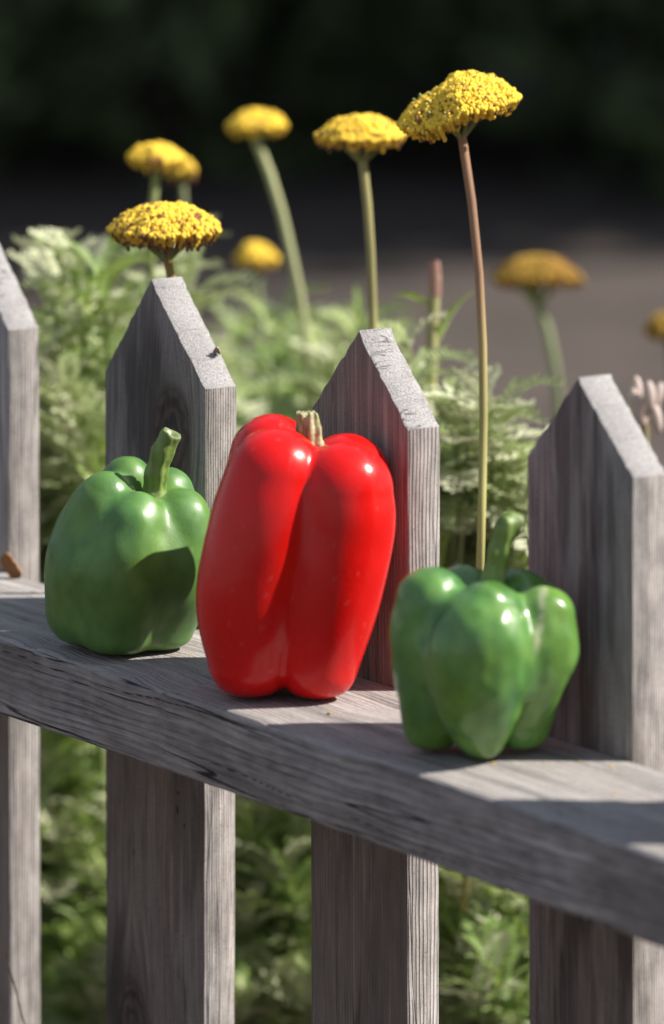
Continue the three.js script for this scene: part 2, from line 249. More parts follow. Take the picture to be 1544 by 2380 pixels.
/* -------------------------------------------------------------------- fence */
const fence = thing('picket_fence', 'weathered grey wooden picket fence with pointed pickets and a flat rail', 'fence', new THREE.Vector3(0, 0, 0));
const railWarp = x => RAIL_Y - 0.0105 * Math.pow((x - 0.03) / 0.5, 2) * Math.pow(0.5 / 0.42, 2) * 0.30;
{
  const T = 0.0188;
  // left x, right x, left and right shoulder, point x, point height (above the rail), lean of the foot
  const PK = [
    [-0.587, -0.498, .1300, .1300, -.5425, .171, 0],
    [-0.3965, -0.3075, .1294, .1294, -.352, .1740, -.0055],
    [-0.2103, -0.1141, .1205, .1232, -.1661, .1723, -.004],
    [-0.0196, 0.0647, .1247, .1270, .0225, .1691, .001],
    [0.1613, 0.2429, .1278, .1297, .2006, .1692, .0062],
    [0.3455, 0.4300, .1285, .1290, .3880, .1700, .004],
    [0.530, 0.617, .128, .128, .573, .170, 0]];
  const TW = 0.1, TL = 0.44;
  const low = s => (u, v) => (v < .235 ? 1 : 0) * s;     // under the rail the boards keep more of their brown
  const faces = [
    timber({ w: TW, len: TL, W: 320, H: 1408, seed: 1, ring: 210, tone: .86, stain: .5, brown: low(.75) }),
    timber({ w: TW, len: TL, W: 320, H: 1408, seed: 2, ring: 300, tone: .80, stain: .62, knots: [[.068, .345, .020], [.030, .028, .018]], marks: [[.074, .160, .0009, .0012], [.0735, .151, .0010, .0026], [.080, .144, .0007, .0015], [.031, .120, .0008, .0013]], brown: low(.85) }),
    timber({ w: TW, len: TL, W: 320, H: 1408, seed: 3, ring: 420, tone: .74, stain: .45, brown: (u, v) => mix(.45, 1.1, low(1)(u, v)), wav: .55 }),
    timber({ w: TW, len: TL, W: 320, H: 1408, seed: 4, ring: 360, tone: .82, stain: .85, brown: low(.85), wav: .7 })];
  const sides = [timber({ w: .03, len: TL, W: 128, H: 1408, seed: 11, ring: 700, tone: 1.02, stain: .38, crack: .4, wav: .5, rings: .07, mott: .3 }), timber({ w: .03, len: TL, W: 128, H: 1408, seed: 12, ring: 520, tone: .98, stain: .42, crack: .45, wav: .7, rings: .04, mott: .28 })];
  const ends = [endGrain(1), endGrain(2)];
  PK.forEach(([xl, xr, sl, sr, ax, ay, lean], n) => {
    const r = rng(900 + n), y0 = -RAIL_Y - .04, out = [];
    const edge = (ax_, ay_, bx, by, step, amp) => { const L = Math.hypot(bx - ax_, by - ay_), m = Math.max(1, Math.round(L / step)); for (let k = 0; k < m; k++) { const t = k / m, j = k ? amp * (r() - .5) : 0; out.push([mix(ax_, bx, t) + (by - ay_) / L * j, mix(ay_, by, t) - (bx - ax_) / L * j]); } };
    const lx = y => lean * (y - .12) / (-.37);
    edge(xl, y0, xr, y0, .03, 0); edge(xr, y0, xr, sr, .012, .0005); edge(xr, sr, ax, ay, .0035, .0011); edge(ax, ay, xl, sl, .0035, .0011); edge(xl, sl, xl, y0, .012, .0005);
    const b = .0008, cx = (xl + xr) / 2, sh = new THREE.Shape(out.map(([x, y]) => new THREE.Vector2(x + lx(y) - Math.sign(x - cx) * b, y - (y > .11 ? b : 0))));
    let g = new THREE.ExtrudeGeometry(sh, { depth: T - 2 * b, bevelEnabled: true, bevelThickness: b, bevelSize: b, bevelSegments: 2, steps: 1 });
    g.translate(0, 0, -T + b); g = g.toNonIndexed ? (g.index ? g.toNonIndexed() : g) : g; g.deleteAttribute('uv'); g = toCreasedNormals(g, .6); if (g.index) g = g.toNonIndexed();
    const p = g.attributes.position, nr = g.attributes.normal, tri = [[], [], []], A = new THREE.Vector3(), B = new THREE.Vector3(), C = new THREE.Vector3();
    for (let i = 0; i < p.count; i += 3) { A.fromBufferAttribute(p, i); B.fromBufferAttribute(p, i + 1); C.fromBufferAttribute(p, i + 2); const q = B.clone().sub(A).cross(C.clone().sub(A)).normalize(); tri[Math.abs(q.z) > .72 ? 0 : q.y > .3 ? 2 : 1].push(i); }
    const P = [], Nn = [], U = [], gg = new THREE.BufferGeometry(); let start = 0;
    tri.forEach((list, mi) => { for (const i of list) for (let k = 0; k < 3; k++) { const x = p.getX(i + k), y = p.getY(i + k), z = p.getZ(i + k); P.push(x, y + RAIL_Y, z); Nn.push(nr.getX(i + k), nr.getY(i + k), nr.getZ(i + k));
      if (mi === 0) U.push((x - xl - lx(y) + .003) / TW, (y + .25) / TL); else if (mi === 1) U.push((z + T + .004) / .03, (y + .25 + n * .057) / TL); else U.push((z + T + .004) / .03, ((x - ax) * 2 + n * .013) / .09); }
      gg.addGroup(start, list.length * 3, mi); start += list.length * 3; });
    gg.setAttribute('position', new THREE.Float32BufferAttribute(P, 3)); gg.setAttribute('normal', new THREE.Float32BufferAttribute(Nn, 3)); gg.setAttribute('uv', new THREE.Float32BufferAttribute(U, 2));
    const m = mesh('picket', gg, [faces[[3, 0, 1, 2, 3, 0, 2][n]], sides[n % 2], ends[n % 2]], fence);
    if (n === 2) m.userData.label = 'picket with a dark round knot';
  });
  // the rail: a board lying flat in front of the pickets, its arrises worn round and a little chipped
  const D = 0.0962, Hh = 0.0394, x0 = -0.72, x1 = 0.76, NX = 300;
  const prof = []; const corner = (cz, cy, r, a0) => { for (let k = 0; k <= 4; k++) { const a = a0 + k / 4 * Math.PI / 2; prof.push([cz + r * Math.cos(a), cy + r * Math.sin(a), k]); } };
  const r1 = .0032, r2 = .0022, back = .0006;
  corner(D - r2, -Hh + r2, r2, -Math.PI / 2); corner(D - r1, -r1, r1, 0); corner(back + .001, -.001, .001, Math.PI / 2); corner(back + .001, -Hh + .001, .001, Math.PI);
  const L = x1 - x0, top = timber({ w: .11, len: L, W: 224, H: 2048, seed: 21, ring: 330, tone: .88, stain: .28, crack: .35, knots: [[.060, .27, .006]], wav: 2.2 }), front = timber({ w: .05, len: L, W: 128, H: 2048, seed: 22, ring: 260, tone: .84, stain: .62, crack: 1.2, wav: 1.1, rings: .2, mott: .25 });
  const np = prof.length, P = [], U = [], idx = [[], []];
  for (let i = 0; i <= NX; i++) { const x = mix(x0, x1, i / NX);
    for (let j = 0; j <= np; j++) { const [z, y] = prof[j % np]; let zz = z, yy = y;
      if (j >= 5 && j <= 9) { const ch = Math.max(0, fbm(x * 26, 3.3, 0, 3) - .02) * .012, wv = .0012 * fbm(x * 9, 8, 0, 3); zz += wv - ch * .8; yy -= ch * .75; }
      else if (j < 5) { zz += .0012 * fbm(x * 9, 8, 0, 3) + .0008 * fbm(x * 40, 5, 0, 2); yy += .0012 * fbm(x * 30, 1, 0, 3); }
      P.push(x, railWarp(x) + yy, zz); U.push(0, 0); } }
  // faces: top = between profile points 7..11, the rest front/back/bottom
  const G = [new THREE.BufferGeometry(), new THREE.BufferGeometry()];
  const quadAt = (i, j) => { const a = i * (np + 1) + j, b = a + np + 1; return [a, b, a + 1, b, b + 1, a + 1]; };
  const vN = new THREE.BufferGeometry(); { const all = []; for (let i = 0; i < NX; i++) for (let j = 0; j < np; j++) all.push(...quadAt(i, j)); vN.setAttribute('position', new THREE.Float32BufferAttribute(P, 3)); vN.setIndex(all); vN.computeVertexNormals(); }
  const pos = [], nor = [], uv = []; const gg = new THREE.BufferGeometry(); let start = 0;
  for (const mi of [0, 1]) { let c = 0; for (let i = 0; i < NX; i++) for (let j = 0; j < np; j++) { const isTop = j >= 7 && j <= 11; if (isTop !== (mi === 0)) continue;
    for (const q of quadAt(i, j)) { const x = P[q * 3], y = P[q * 3 + 1], z = P[q * 3 + 2]; pos.push(x, y, z); nor.push(vN.attributes.normal.getX(q), vN.attributes.normal.getY(q), vN.attributes.normal.getZ(q)); uv.push(mi === 0 ? (z + .004) / .11 : (y - railWarp(x) + .045 + (j < 4 || j > 11 ? -z * .9 + .08 : 0)) / .05, (x - x0) / L); c++; } }
    gg.addGroup(start, c, mi); start += c; }
  // end caps
  for (const e of [0, NX]) { const c = [P[e * (np + 1) * 3], 0, 0], o = e * (np + 1); for (let j = 0; j < np; j++) { const tri = e ? [-1, o + j, o + j + 1] : [-1, o + j + 1, o + j]; for (const q of tri) { const x = c[0], y = q < 0 ? railWarp(x) - Hh / 2 : P[q * 3 + 1], z = q < 0 ? D / 2 : P[q * 3 + 2]; pos.push(x, y, z); nor.push(e ? 1 : -1, 0, 0); uv.push(z / .03, y / .09); } } }
  gg.addGroup(start, np * 6, 2);
  gg.setAttribute('position', new THREE.Float32BufferAttribute(pos, 3)); gg.setAttribute('normal', new THREE.Float32BufferAttribute(nor, 3)); gg.setAttribute('uv', new THREE.Float32BufferAttribute(uv, 2));
  mesh('rail', gg, [top, front, ends[0]], fence);
}

/* ------------------------------------------------------------------ peppers */
// joints are in millimetres in the pepper's own frame: x to the picture's right, y up, z towards the viewer
function pepper(name, label, base, spec) {
  const t = thing(name, label, 'bell pepper', base); t.rotation.y = YAW; t.scale.setScalar(.001 * (spec.size || 1));
  const { core, k, colour, lo, hi, mat, bumps = () => 0 } = spec, lobes = spec.lobes.map(l => fine(l, 32)), coreF = spec.core && fine(spec.core, 48);
  const sdf = (x, y, z) => {
    const kk = k(y); let d = 1e9; const o = bumps(x, y, z);
    for (const l of lobes) { const q = sweep(x, y, z, l); d = d > 1e8 ? q : smin(d, q, kk); }
    if (core) d = smin(d, sweep(x, y, z, coreF), spec.kc || 8);
    d += o; const f = -y, h = Math.max(6 - Math.abs(d - f), 0) / 6; return Math.max(d, f) + h * h * 1.5;   // the foot settles flat on the rail
  };
  const g = fieldGeometry(sdf, lo, hi, 2, colour), p = g.attributes.position, uv = new Float32Array(p.count * 2);   // wrapped round the fruit, seam at the back
  for (let i = 0; i < p.count; i++) { uv[i * 2] = Math.atan2(p.getX(i), p.getZ(i)) / 6.2832 * 3; uv[i * 2 + 1] = p.getY(i) / 100; }
  g.setAttribute('uv', new THREE.BufferAttribute(uv, 2));
  mesh('body', g, mat, t);
  return t;
}
const [scuff, dimple] = (() => {   // faint scuffs, dust and pores of the skin
  const f = (i, j) => { const u = i / 512, v = j / 512, a = fbm(u * 9, v * 5, 3.1, 4), b = sstep(.28, .5, N3(u * 26, v * 14, 7)), c = sstep(.42, .6, N3(u * 120, v * 120, 2)); return clamp(.62 + .5 * a + .3 * b + .25 * c); };
  return [dataTex(512, 512, (i, j) => { const q = f(i, j); return [q, q, q]; }), dataTex(512, 512, (i, j) => { const u = i / 512, v = j / 512, q = clamp(.5 + .35 * N3(u * 60, v * 40, 4) + .3 * N3(u * 150, v * 120, 9)); return [q, q, q]; })];
})();
const skin = o => phys({ vertexColors: true, clearcoat: .5, clearcoatRoughness: .2, specularIntensity: .6, roughnessMap: scuff, bumpMap: dimple, bumpScale: .00007, ...o, roughness: (o.roughness || .36) * 1.5 });
const bell = (y, c, w) => Math.exp(-Math.pow((y - c) / w, 2));
{ // red pepper, four long lobes, stem trimmed to a stub
  const base = new THREE.Vector3(.0307, railWarp(.03), .0525).addScaledVector(RIGHT, .0025).addScaledVector(fwd, -.0015);
  const t = pepper('red_bell_pepper', 'tall glossy red bell pepper with a cut stem stub standing on the rail', base, {
    lobes: [
      [[-14.5, 20, 14, 21], [-13.5, 48, 14, 27], [-7, 82, 13, 27.5], [-3, 106, 12, 24]],
      [[17, 18, 16, 19.5], [22.5, 48, 16, 24], [28.8, 82, 15, 25], [29.5, 100.5, 15, 23.5]],
      [[-13, 19, -16, 20], [-13, 50, -17, 24], [-6, 85, -17, 24.5], [-5, 112, -15, 20]],
      [[15, 20, -13, 19], [18, 50, -14, 23], [25.5, 83, -11, 23], [31, 102.5, -11, 21]]],
    core: [[2, 42, 0, 23], [10, 78, 0, 25]], kc: 4,
    k: y => 2.8 + 4.5 * bell(y, 66, 30), bumps: (x, y, z) => .9 * fbm(x / 34, y / 48, z / 34, 2) + .1 * N3(x / 10, y / 16, z / 10),
    lo: [-50, -4, -52], hi: [62, 138, 52],
    colour: (x, y, z) => { const q = fbm(x / 16, y / 30, z / 16, 3), s = N3(x / 1.6, y / 1.6, z / 1.6) > .63 ? .03 : 0; return [.68 * (1 + .14 * q), .006 + .008 * Math.max(0, q) + s, .005 + .003 * q + s]; },
    mat: skin({ roughness: .3, specularIntensity: .42, clearcoat: .42 })
  });
  const R = rng(5), joints = [[15, 108, 0, 6.2], [14.4, 117, 1, 5.4], [13, 127, 1.5, 5.0], [12, 136, 2, 4.6]];
  const arms = []; for (let q = 0; q < 7; q++) { const a = q / 7 * 6.28 + .3, l = 9 + 5 * R(); arms.push([[15, 112.5, 0, 3.6], [15 + Math.cos(a) * l * .6, 114 + 2 * R(), Math.sin(a) * l * .6, 2.6], [15 + Math.cos(a) * l, 116 + 3 * R(), Math.sin(a) * l, 2.3]]); }
  const rag = new Array(12).fill(0).map(() => 2.4 * R());
  const stemSdf = (x, y, z) => { let d = chain(x, y, z, joints, 3); const a = Math.atan2(z - 1.5, x - 13); d += .75 * Math.sin(a * 7 + 1) * sstep(112, 120, y); d = Math.max(d, y - 136.5 + rag[Math.floor((a + Math.PI) / 6.2832 * 11.99)] + 1.2 * N3(x * .8, 0, z * .8)); for (const q of arms) d = smin(d, chain(x, y, z, q, 2), 2.4); return d + .35 * N3(x / 2, y / 2, z / 2); };
  mesh('stem', fieldGeometry(stemSdf, [-6, 100, -22], [36, 141, 24], .8, (x, y, z) => { const d = sstep(114, 121, y + 3 * N3(x / 3, y / 3, z / 3)), n = .75 + .5 * N3(x / 1.5, y / 6, z / 1.5); const gr = sstep(.05, .3, N3(x / 1.8, y / 9, z / 1.8 + 4)); return [mix(.20, mix(.52, .30, gr), d) * n, mix(.27, mix(.48, .36, gr), d) * n, mix(.06, mix(.28, .12, gr), d) * n]; }), phys({ vertexColors: true, roughness: .75 }), t);
}
const greenSkin = (seed, sc, pale) => (x, y, z, nx, ny, nz) => {
  const q = fbm(x / 15 + seed, y / 24, z / 15, 4), p = fbm(x / 26, y / 30 + seed, z / 26, 3), f = N3(x / 1.3, y / 1.3, z / 1.3);
  const m = fbm(x / 7 + seed, y / 11, z / 7, 3); let c = [.098 + .080 * q + .06 * p + .040 * m, .222 + .125 * q + .05 * p + .075 * m, .042 + .030 * q - .02 * p + .03 * m]; const s = pale ? pale(x, y, z) : 0; c = c.map((v, i) => mix(v * (1 + .05 * f), [.40, .42, .26][i], s)); return c.map(v => Math.max(.012, v * sc));
};
function tilt(js, ax, az, dy = 0) { const e = new THREE.Euler(ax, 0, az), v = new THREE.Vector3(); return js.map(l => l.map(([x, y, z, r]) => { v.set(x, y - 20, z).applyEuler(e); return [v.x, v.y + 20 + dy, v.z, r]; })); }
function greenStem(t, js, calyx, lo, hi, cut) {
  const R = rng(11), arms = [], [cx, cy, cz, tx, tz] = calyx;
  for (let q = 0; q < 6; q++) { const a = q / 6 * 6.28 + .5, l = 10 + 3 * R(), h = -Math.cos(a) * l * tx + Math.sin(a) * l * tz; arms.push([[cx, cy - 1, cz, 4], [cx + Math.cos(a) * l, cy - 1.0 + h, cz + Math.sin(a) * l, 2.8]]); }
  const sdf = (x, y, z) => { let d = chain(x, y, z, js, 4); for (const q of arms) d = smin(d, chain(x, y, z, q, 2), 4); const e = js[js.length - 1], f = js[js.length - 2], ux = e[0] - f[0], uy = e[1] - f[1], uz = e[2] - f[2], l = Math.hypot(ux, uy, uz), h = ((x - e[0]) * ux + (y - e[1]) * uy + (z - e[2]) * uz) / l, rr = Math.hypot(x - e[0] - ux / l * h, y - e[1] - uy / l * h, z - e[2] - uz / l * h); d = Math.max(d, h - e[3] * .35 + 1.3 * Math.exp(-rr * rr / 4)); return d + .5 * Math.sin(Math.atan2(z - js[2][2], x - js[2][0]) * 6 + y * .05) * sstep(cy + 3, cy + 10, y) + .2 * N3(x / 2, y / 3, z / 2); };
  mesh('stem', fieldGeometry(sdf, lo, hi, .8, (x, y, z) => { const n = .85 + .3 * fbm(x / 4, y / 8, z / 4, 2), e = js[js.length - 1], en = 1 - sstep(3.5, 6, Math.hypot(x - e[0], y - e[1], z - e[2])), lowp = 1 - sstep(cy, cy + 9, y); return [mix(mix(.19, .30, lowp), cut[0], en) * n, mix(mix(.29, .38, lowp), cut[1], en) * n, mix(mix(.06, .14, lowp), cut[2], en) * n]; }), phys({ vertexColors: true, roughness: .5, clearcoat: .15, clearcoatRoughness: .4 }), t);
}
{ // green pepper by the knotted picket, leaning to the right with its stem up
  const base = new THREE.Vector3(-.112, railWarp(-.112), .0497).addScaledVector(fwd, -.008);
  const up = [
    [[-18, 18, 5, 19.5], [-19, 44, 5, 21.5], [-18, 66, 4, 16.5], [-17, 74, 4, 13]],
    [[-2, 17, 18, 19], [-3, 44, 20, 21], [-2, 64, 18, 16], [-1, 71, 16, 12.5]],
    [[16, 18, 7, 19], [19, 44, 8, 21.5], [20, 66, 6, 15.5], [20, 72, 4, 12.5]],
    [[9, 20, -14, 19], [11, 44, -17, 21.5], [12, 66, -16, 16], [12, 75, -15, 12.5]],
    [[-10, 20, -13, 19], [-11, 44, -17, 21.5], [-9, 66, -16, 16.5], [-8, 77, -15, 12.5]]];
  const lobes = tilt(up, .15, -.17, -1), core = tilt([[[0, 30, 0, 25], [4, 54, 0, 19]]], .15, -.17, -1)[0];
  const t = pepper('green_bell_pepper', 'stout green bell pepper beside the knotted picket, stem pointing up', base, {
    size: 1.04, lobes, core, kc: 8, k: y => 4 + 15 * bell(y, 40, 22), bumps: (x, y, z) => 1.3 * fbm(x / 24, y / 34, z / 24, 2) + .35 * N3(x / 8, y / 14, z / 8),
    lo: [-54, -5, -54], hi: [60, 100, 58], colour: greenSkin(1.7, 1), mat: skin({ roughness: .5, clearcoat: .35, clearcoatRoughness: .3, specularIntensity: .9 })
  });
  const c = tilt([[[6, 74, 1, 1]]], .15, -.17, -1)[0][0];
  greenStem(t, [[c[0], c[1] - 6, c[2], 6], [c[0], c[1] + 2, c[2], 5.6], [c[0] + 1, c[1] + 14, c[2] + 1, 4.4], [c[0] + 4, c[1] + 25, c[2] + 2, 4.3], [c[0] + 8, c[1] + 33, c[2] + 3, 4.9]], [c[0], c[1], c[2], .13, -.16], [c[0] - 18, c[1] - 12, c[2] - 18], [c[0] + 20, c[1] + 42, c[2] + 20], [.17, .22, .09]);
}
{ // squat green pepper with deep folds and a pointed front lobe
  const base = new THREE.Vector3(.1954, railWarp(.19), .0505);
  const scar = (x, y, z) => { const gx = 25.5 - 2 * N3(y / 9, 1, 0) - (y - 60) * -.16; return (1 - sstep(.6, 2.0, Math.abs(x - gx))) * sstep(50, 58, y) * (1 - sstep(80, 84, y)) * (z > 4 ? 1 : 0) * (N3(x, y / 2.2, z) > -.25 ? .85 : .2); };
  const t = pepper('green_bell_pepper', 'squat deeply folded green bell pepper with a pointed lower lobe and bent stem', base, {
    lobes: [
      [[-21, 13, -4, 13], [-22, 40, 1, 18], [-24, 58, 3, 17], [-22, 71, 3, 16.5]],
      [[1, 8, 12, 9], [-1, 30, 18, 20], [0, 52, 18, 25], [3, 66, 16, 17.5]],
      [[20, 12, -4, 12], [25, 34, 8, 13], [29.5, 52, 12, 15], [28.5, 66, 9, 14.5]],
      [[14, 20, -16, 12], [20, 45, -15, 20], [22, 60, -13, 19], [18, 68, -12, 16]],
      [[-8, 22, -16, 14], [-8, 45, -18, 20], [-7, 67, -17, 17]]],
    core: [[0, 30, -2, 20], [0, 54, -2, 22]], kc: 6, k: y => 4.5 + 7 * bell(y, 40, 18), bumps: (x, y, z) => 1.5 * fbm(x / 16, y / 22, z / 16, 2) + .4 * N3(x / 7, y / 10, z / 7),
    lo: [-50, -4, -46], hi: [52, 94, 50], colour: greenSkin(6.1, 1.05, scar), mat: skin({ roughness: .36, clearcoat: .55, clearcoatRoughness: .19, specularIntensity: .8 })
  });
  greenStem(t, [[6, 70, -2, 6.2], [6.5, 80, -2, 5.0], [9, 94, -2, 4.1], [11.2, 103, -2, 3.9], [13.5, 106.5, -3, 4.0], [16.5, 105.5, -4, 4.5]], [6, 75, -2, 0, 0], [-14, 62, -22], [28, 116, 18], [.05, .06, .03]);
}

/* --------------------------------------------------------- yarrow in flower */
const yellowMat = std({ vertexColors: true, roughness: .9 }), stemMat = std({ vertexColors: true, roughness: .8 });
const floretG = (() => { const a = new THREE.IcosahedronGeometry(1, 1); a.deleteAttribute('uv'); return a; })(), floretLow = (() => { const a = new THREE.IcosahedronGeometry(1, 0), p = a.attributes.position; a.deleteAttribute('uv'); a.setAttribute('normal', p.clone()); return a; })();
function flowerHead(R, dome, count, seed, { brown = .15, floret = .0011, lop = 0, near = 0, ochre = 0 } = {}) {
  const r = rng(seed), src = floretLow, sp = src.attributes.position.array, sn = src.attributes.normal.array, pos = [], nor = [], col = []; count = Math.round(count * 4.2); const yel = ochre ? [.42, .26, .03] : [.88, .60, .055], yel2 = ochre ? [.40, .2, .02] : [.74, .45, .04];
  const put = (x, y, z, s, h, c) => { for (let i = 0; i < sp.length; i += 3) { pos.push(x + sp[i] * s, y + sp[i + 1] * h, z + sp[i + 2] * s); nor.push(sn[i], sn[i + 1], sn[i + 2]); col.push(c[0], c[1], c[2]); } };
  for (let k = 0; k < count; k++) {
    const q = Math.sqrt((k + .5) / count), a = k * 2.39996 + .3 * r(), rim = 1 + .16 * N3(Math.cos(a) * 1.7, Math.sin(a) * 1.7, seed);
    const x = Math.cos(a) * q * R * rim, z = Math.sin(a) * q * R * rim, s = floret * (.8 + .45 * r());
    const y = dome * (1 - Math.pow(q, 2.4)) - lop * sstep(.1, -.45, x / R) + .0034 * fbm(x * 110, z * 110, seed, 2) + .0014 * N3(x * 300, z * 300, seed);
    const old = N3(x * 90, z * 90, seed + 9) > .34, t = .8 + .4 * r(), br = r() < brown * (.25 + 1.3 * q * q) * (old ? 5 : .8);
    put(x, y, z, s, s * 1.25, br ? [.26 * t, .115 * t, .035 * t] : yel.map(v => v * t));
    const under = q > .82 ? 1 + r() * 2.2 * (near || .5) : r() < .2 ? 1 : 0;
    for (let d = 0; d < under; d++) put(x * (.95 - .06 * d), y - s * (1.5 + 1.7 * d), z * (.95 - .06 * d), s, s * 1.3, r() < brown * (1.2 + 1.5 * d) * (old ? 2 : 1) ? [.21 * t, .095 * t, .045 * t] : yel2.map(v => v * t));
  }
  const g = new THREE.BufferGeometry(); g.setAttribute('position', new THREE.Float32BufferAttribute(pos, 3)); g.setAttribute('normal', new THREE.Float32BufferAttribute(nor, 3)); g.setAttribute('color', new THREE.Float32BufferAttribute(col, 3)); return g;
}
function corymb(R, dome, drop, seed) {   // the small branches that carry the head
  const r = rng(seed), parts = [];
  for (let k = 0; k < 16; k++) { const a = k * 2.4, q = R * (.25 + .62 * Math.sqrt(r())); parts.push(tube([new THREE.Vector3(0, -drop, 0), new THREE.Vector3(Math.cos(a) * q * .45, -drop * .45, Math.sin(a) * q * .45), new THREE.Vector3(Math.cos(a) * q, dome * (1 - q * q / R / R) - .002, Math.sin(a) * q)], [.0013, .001, .0009], 6, 5)); }
  return mergeGeometries(parts);
}
const solid = (g, c, seed = 1, v = .25) => paint(g, (x, y, z) => { const n = 1 + v * 2 * N3(x * 90, y * 25, z * 90 + seed); return [c[0] * n, c[1] * n, c[2] * n]; });
/* feathery leaf: a rachis with narrow toothed leaflets on both sides, arching over; lies along +x */
function featherLeaf(len, seed, droop = .35, wide = .24) {
  const r = rng(seed), pos = [], nor = [], col = [], n = 13;
  const P = t => new THREE.Vector3(t * len * (1 - .12 * t), len * (.22 * t - droop * t * t), 0);
  const tri = (a, b, c, t) => { const q = b.clone().sub(a).cross(c.clone().sub(a)).normalize(); for (const v of [a, b, c]) { pos.push(v.x, v.y, v.z); nor.push(q.x, q.y, q.z); col.push(t, t, t); } };
  for (let k = 0; k < n; k++) {
    const t = (k + .6) / n, p = P(t), p2 = P(t + .5 / n), L = len * wide * Math.pow(Math.sin(Math.PI * (.08 + .88 * t)), .7) * (.8 + .4 * r());
    for (const s of [-1, 1]) { const tip = p.clone().add(new THREE.Vector3(L * .55, L * (.25 * (r() - .3)), s * L)), w = len * .03, sh = .8 + .4 * r();
      const m1 = p.clone().lerp(tip, .5).add(new THREE.Vector3(-w * .9, .002, 0)), m2 = p.clone().lerp(tip, .55).add(new THREE.Vector3(w * 1.3, .001, 0));
      tri(p, m1, tip, sh); tri(p, tip, m2, sh); tri(m1, m1.clone().lerp(tip, .35).add(new THREE.Vector3(-w * 1.6, .002, s * w * .6)), tip, sh * .95); tri(m2, tip, m2.clone().lerp(tip, .3).add(new THREE.Vector3(w * 1.7, 0, s * w * .2)), sh * .95); }
    const w = len * .008; tri(p.clone().add(new THREE.Vector3(0, 0, -w)), p2.clone().add(new THREE.Vector3(len / n, -.0005, 0)), p.clone().add(new THREE.Vector3(0, 0, w)), 1.1);
  }
  const g = new THREE.BufferGeometry(); g.setAttribute('position', new THREE.Float32BufferAttribute(pos, 3)); g.setAttribute('normal', new THREE.Float32BufferAttribute(nor, 3)); g.setAttribute('color', new THREE.Float32BufferAttribute(col, 3)); return g;
}
function bladeLeaf(len, seed, w = .16) {   // plain lance-shaped leaf, folded along its middle
  const pos = [], nor = [], col = [], n = 8, r = rng(seed), tw = (r() - .5) * .6;
  const P = (t, s) => { const h = w * len * Math.pow(Math.sin(Math.PI * Math.pow(t, .8)), .8) * (1 + .12 * Math.sin(t * 30)), a = tw * t; return new THREE.Vector3(t * len, len * (.25 * t - .45 * t * t) + Math.abs(s) * h * .35 + s * h * a, s * h); };
  for (let k = 0; k < n; k++) for (const s of [-1, 1]) { const a = P(k / n, 0), b = P((k + 1) / n, 0), c = P(k / n, s), d = P((k + 1) / n, s); for (const T of [[a, b, c], [c, b, d]]) { const q = T[1].clone().sub(T[0]).cross(T[2].clone().sub(T[0])); if (q.lengthSq() < 1e-16) continue; q.normalize(); const t = .88 + .24 * r(); for (const v of T) { pos.push(v.x, v.y, v.z); nor.push(q.x, q.y, q.z); col.push(t, t, t); } } }
  const g = new THREE.BufferGeometry(); g.setAttribute('position', new THREE.Float32BufferAttribute(pos, 3)); g.setAttribute('normal', new THREE.Float32BufferAttribute(nor, 3)); g.setAttribute('color', new THREE.Float32BufferAttribute(col, 3)); return g;
}
const feathers = [1, 2, 3, 4].map(k => featherLeaf(.1, 40 + k, .2 + .12 * k, .2 + .03 * k)), blades = [1, 2, 3].map(k => bladeLeaf(.1, 60 + k, .05 + .018 * k));
const silver = [leafMat(.58, .60, .40, .35), leafMat(.44, .52, .22, .45)], fresh = [leafMat(.38, .50, .11, .5), leafMat(.28, .42, .09, .5)], dark = [leafMat(.19, .30, .09, .45)];
function addLeaf(t, p, az, el, scale, kind, tone) { const m = mesh('leaf', kind, tone, t); m.position.copy(p); m.rotation.set(0, -az, el, 'YXZ'); m.scale.setScalar(scale); return m; }

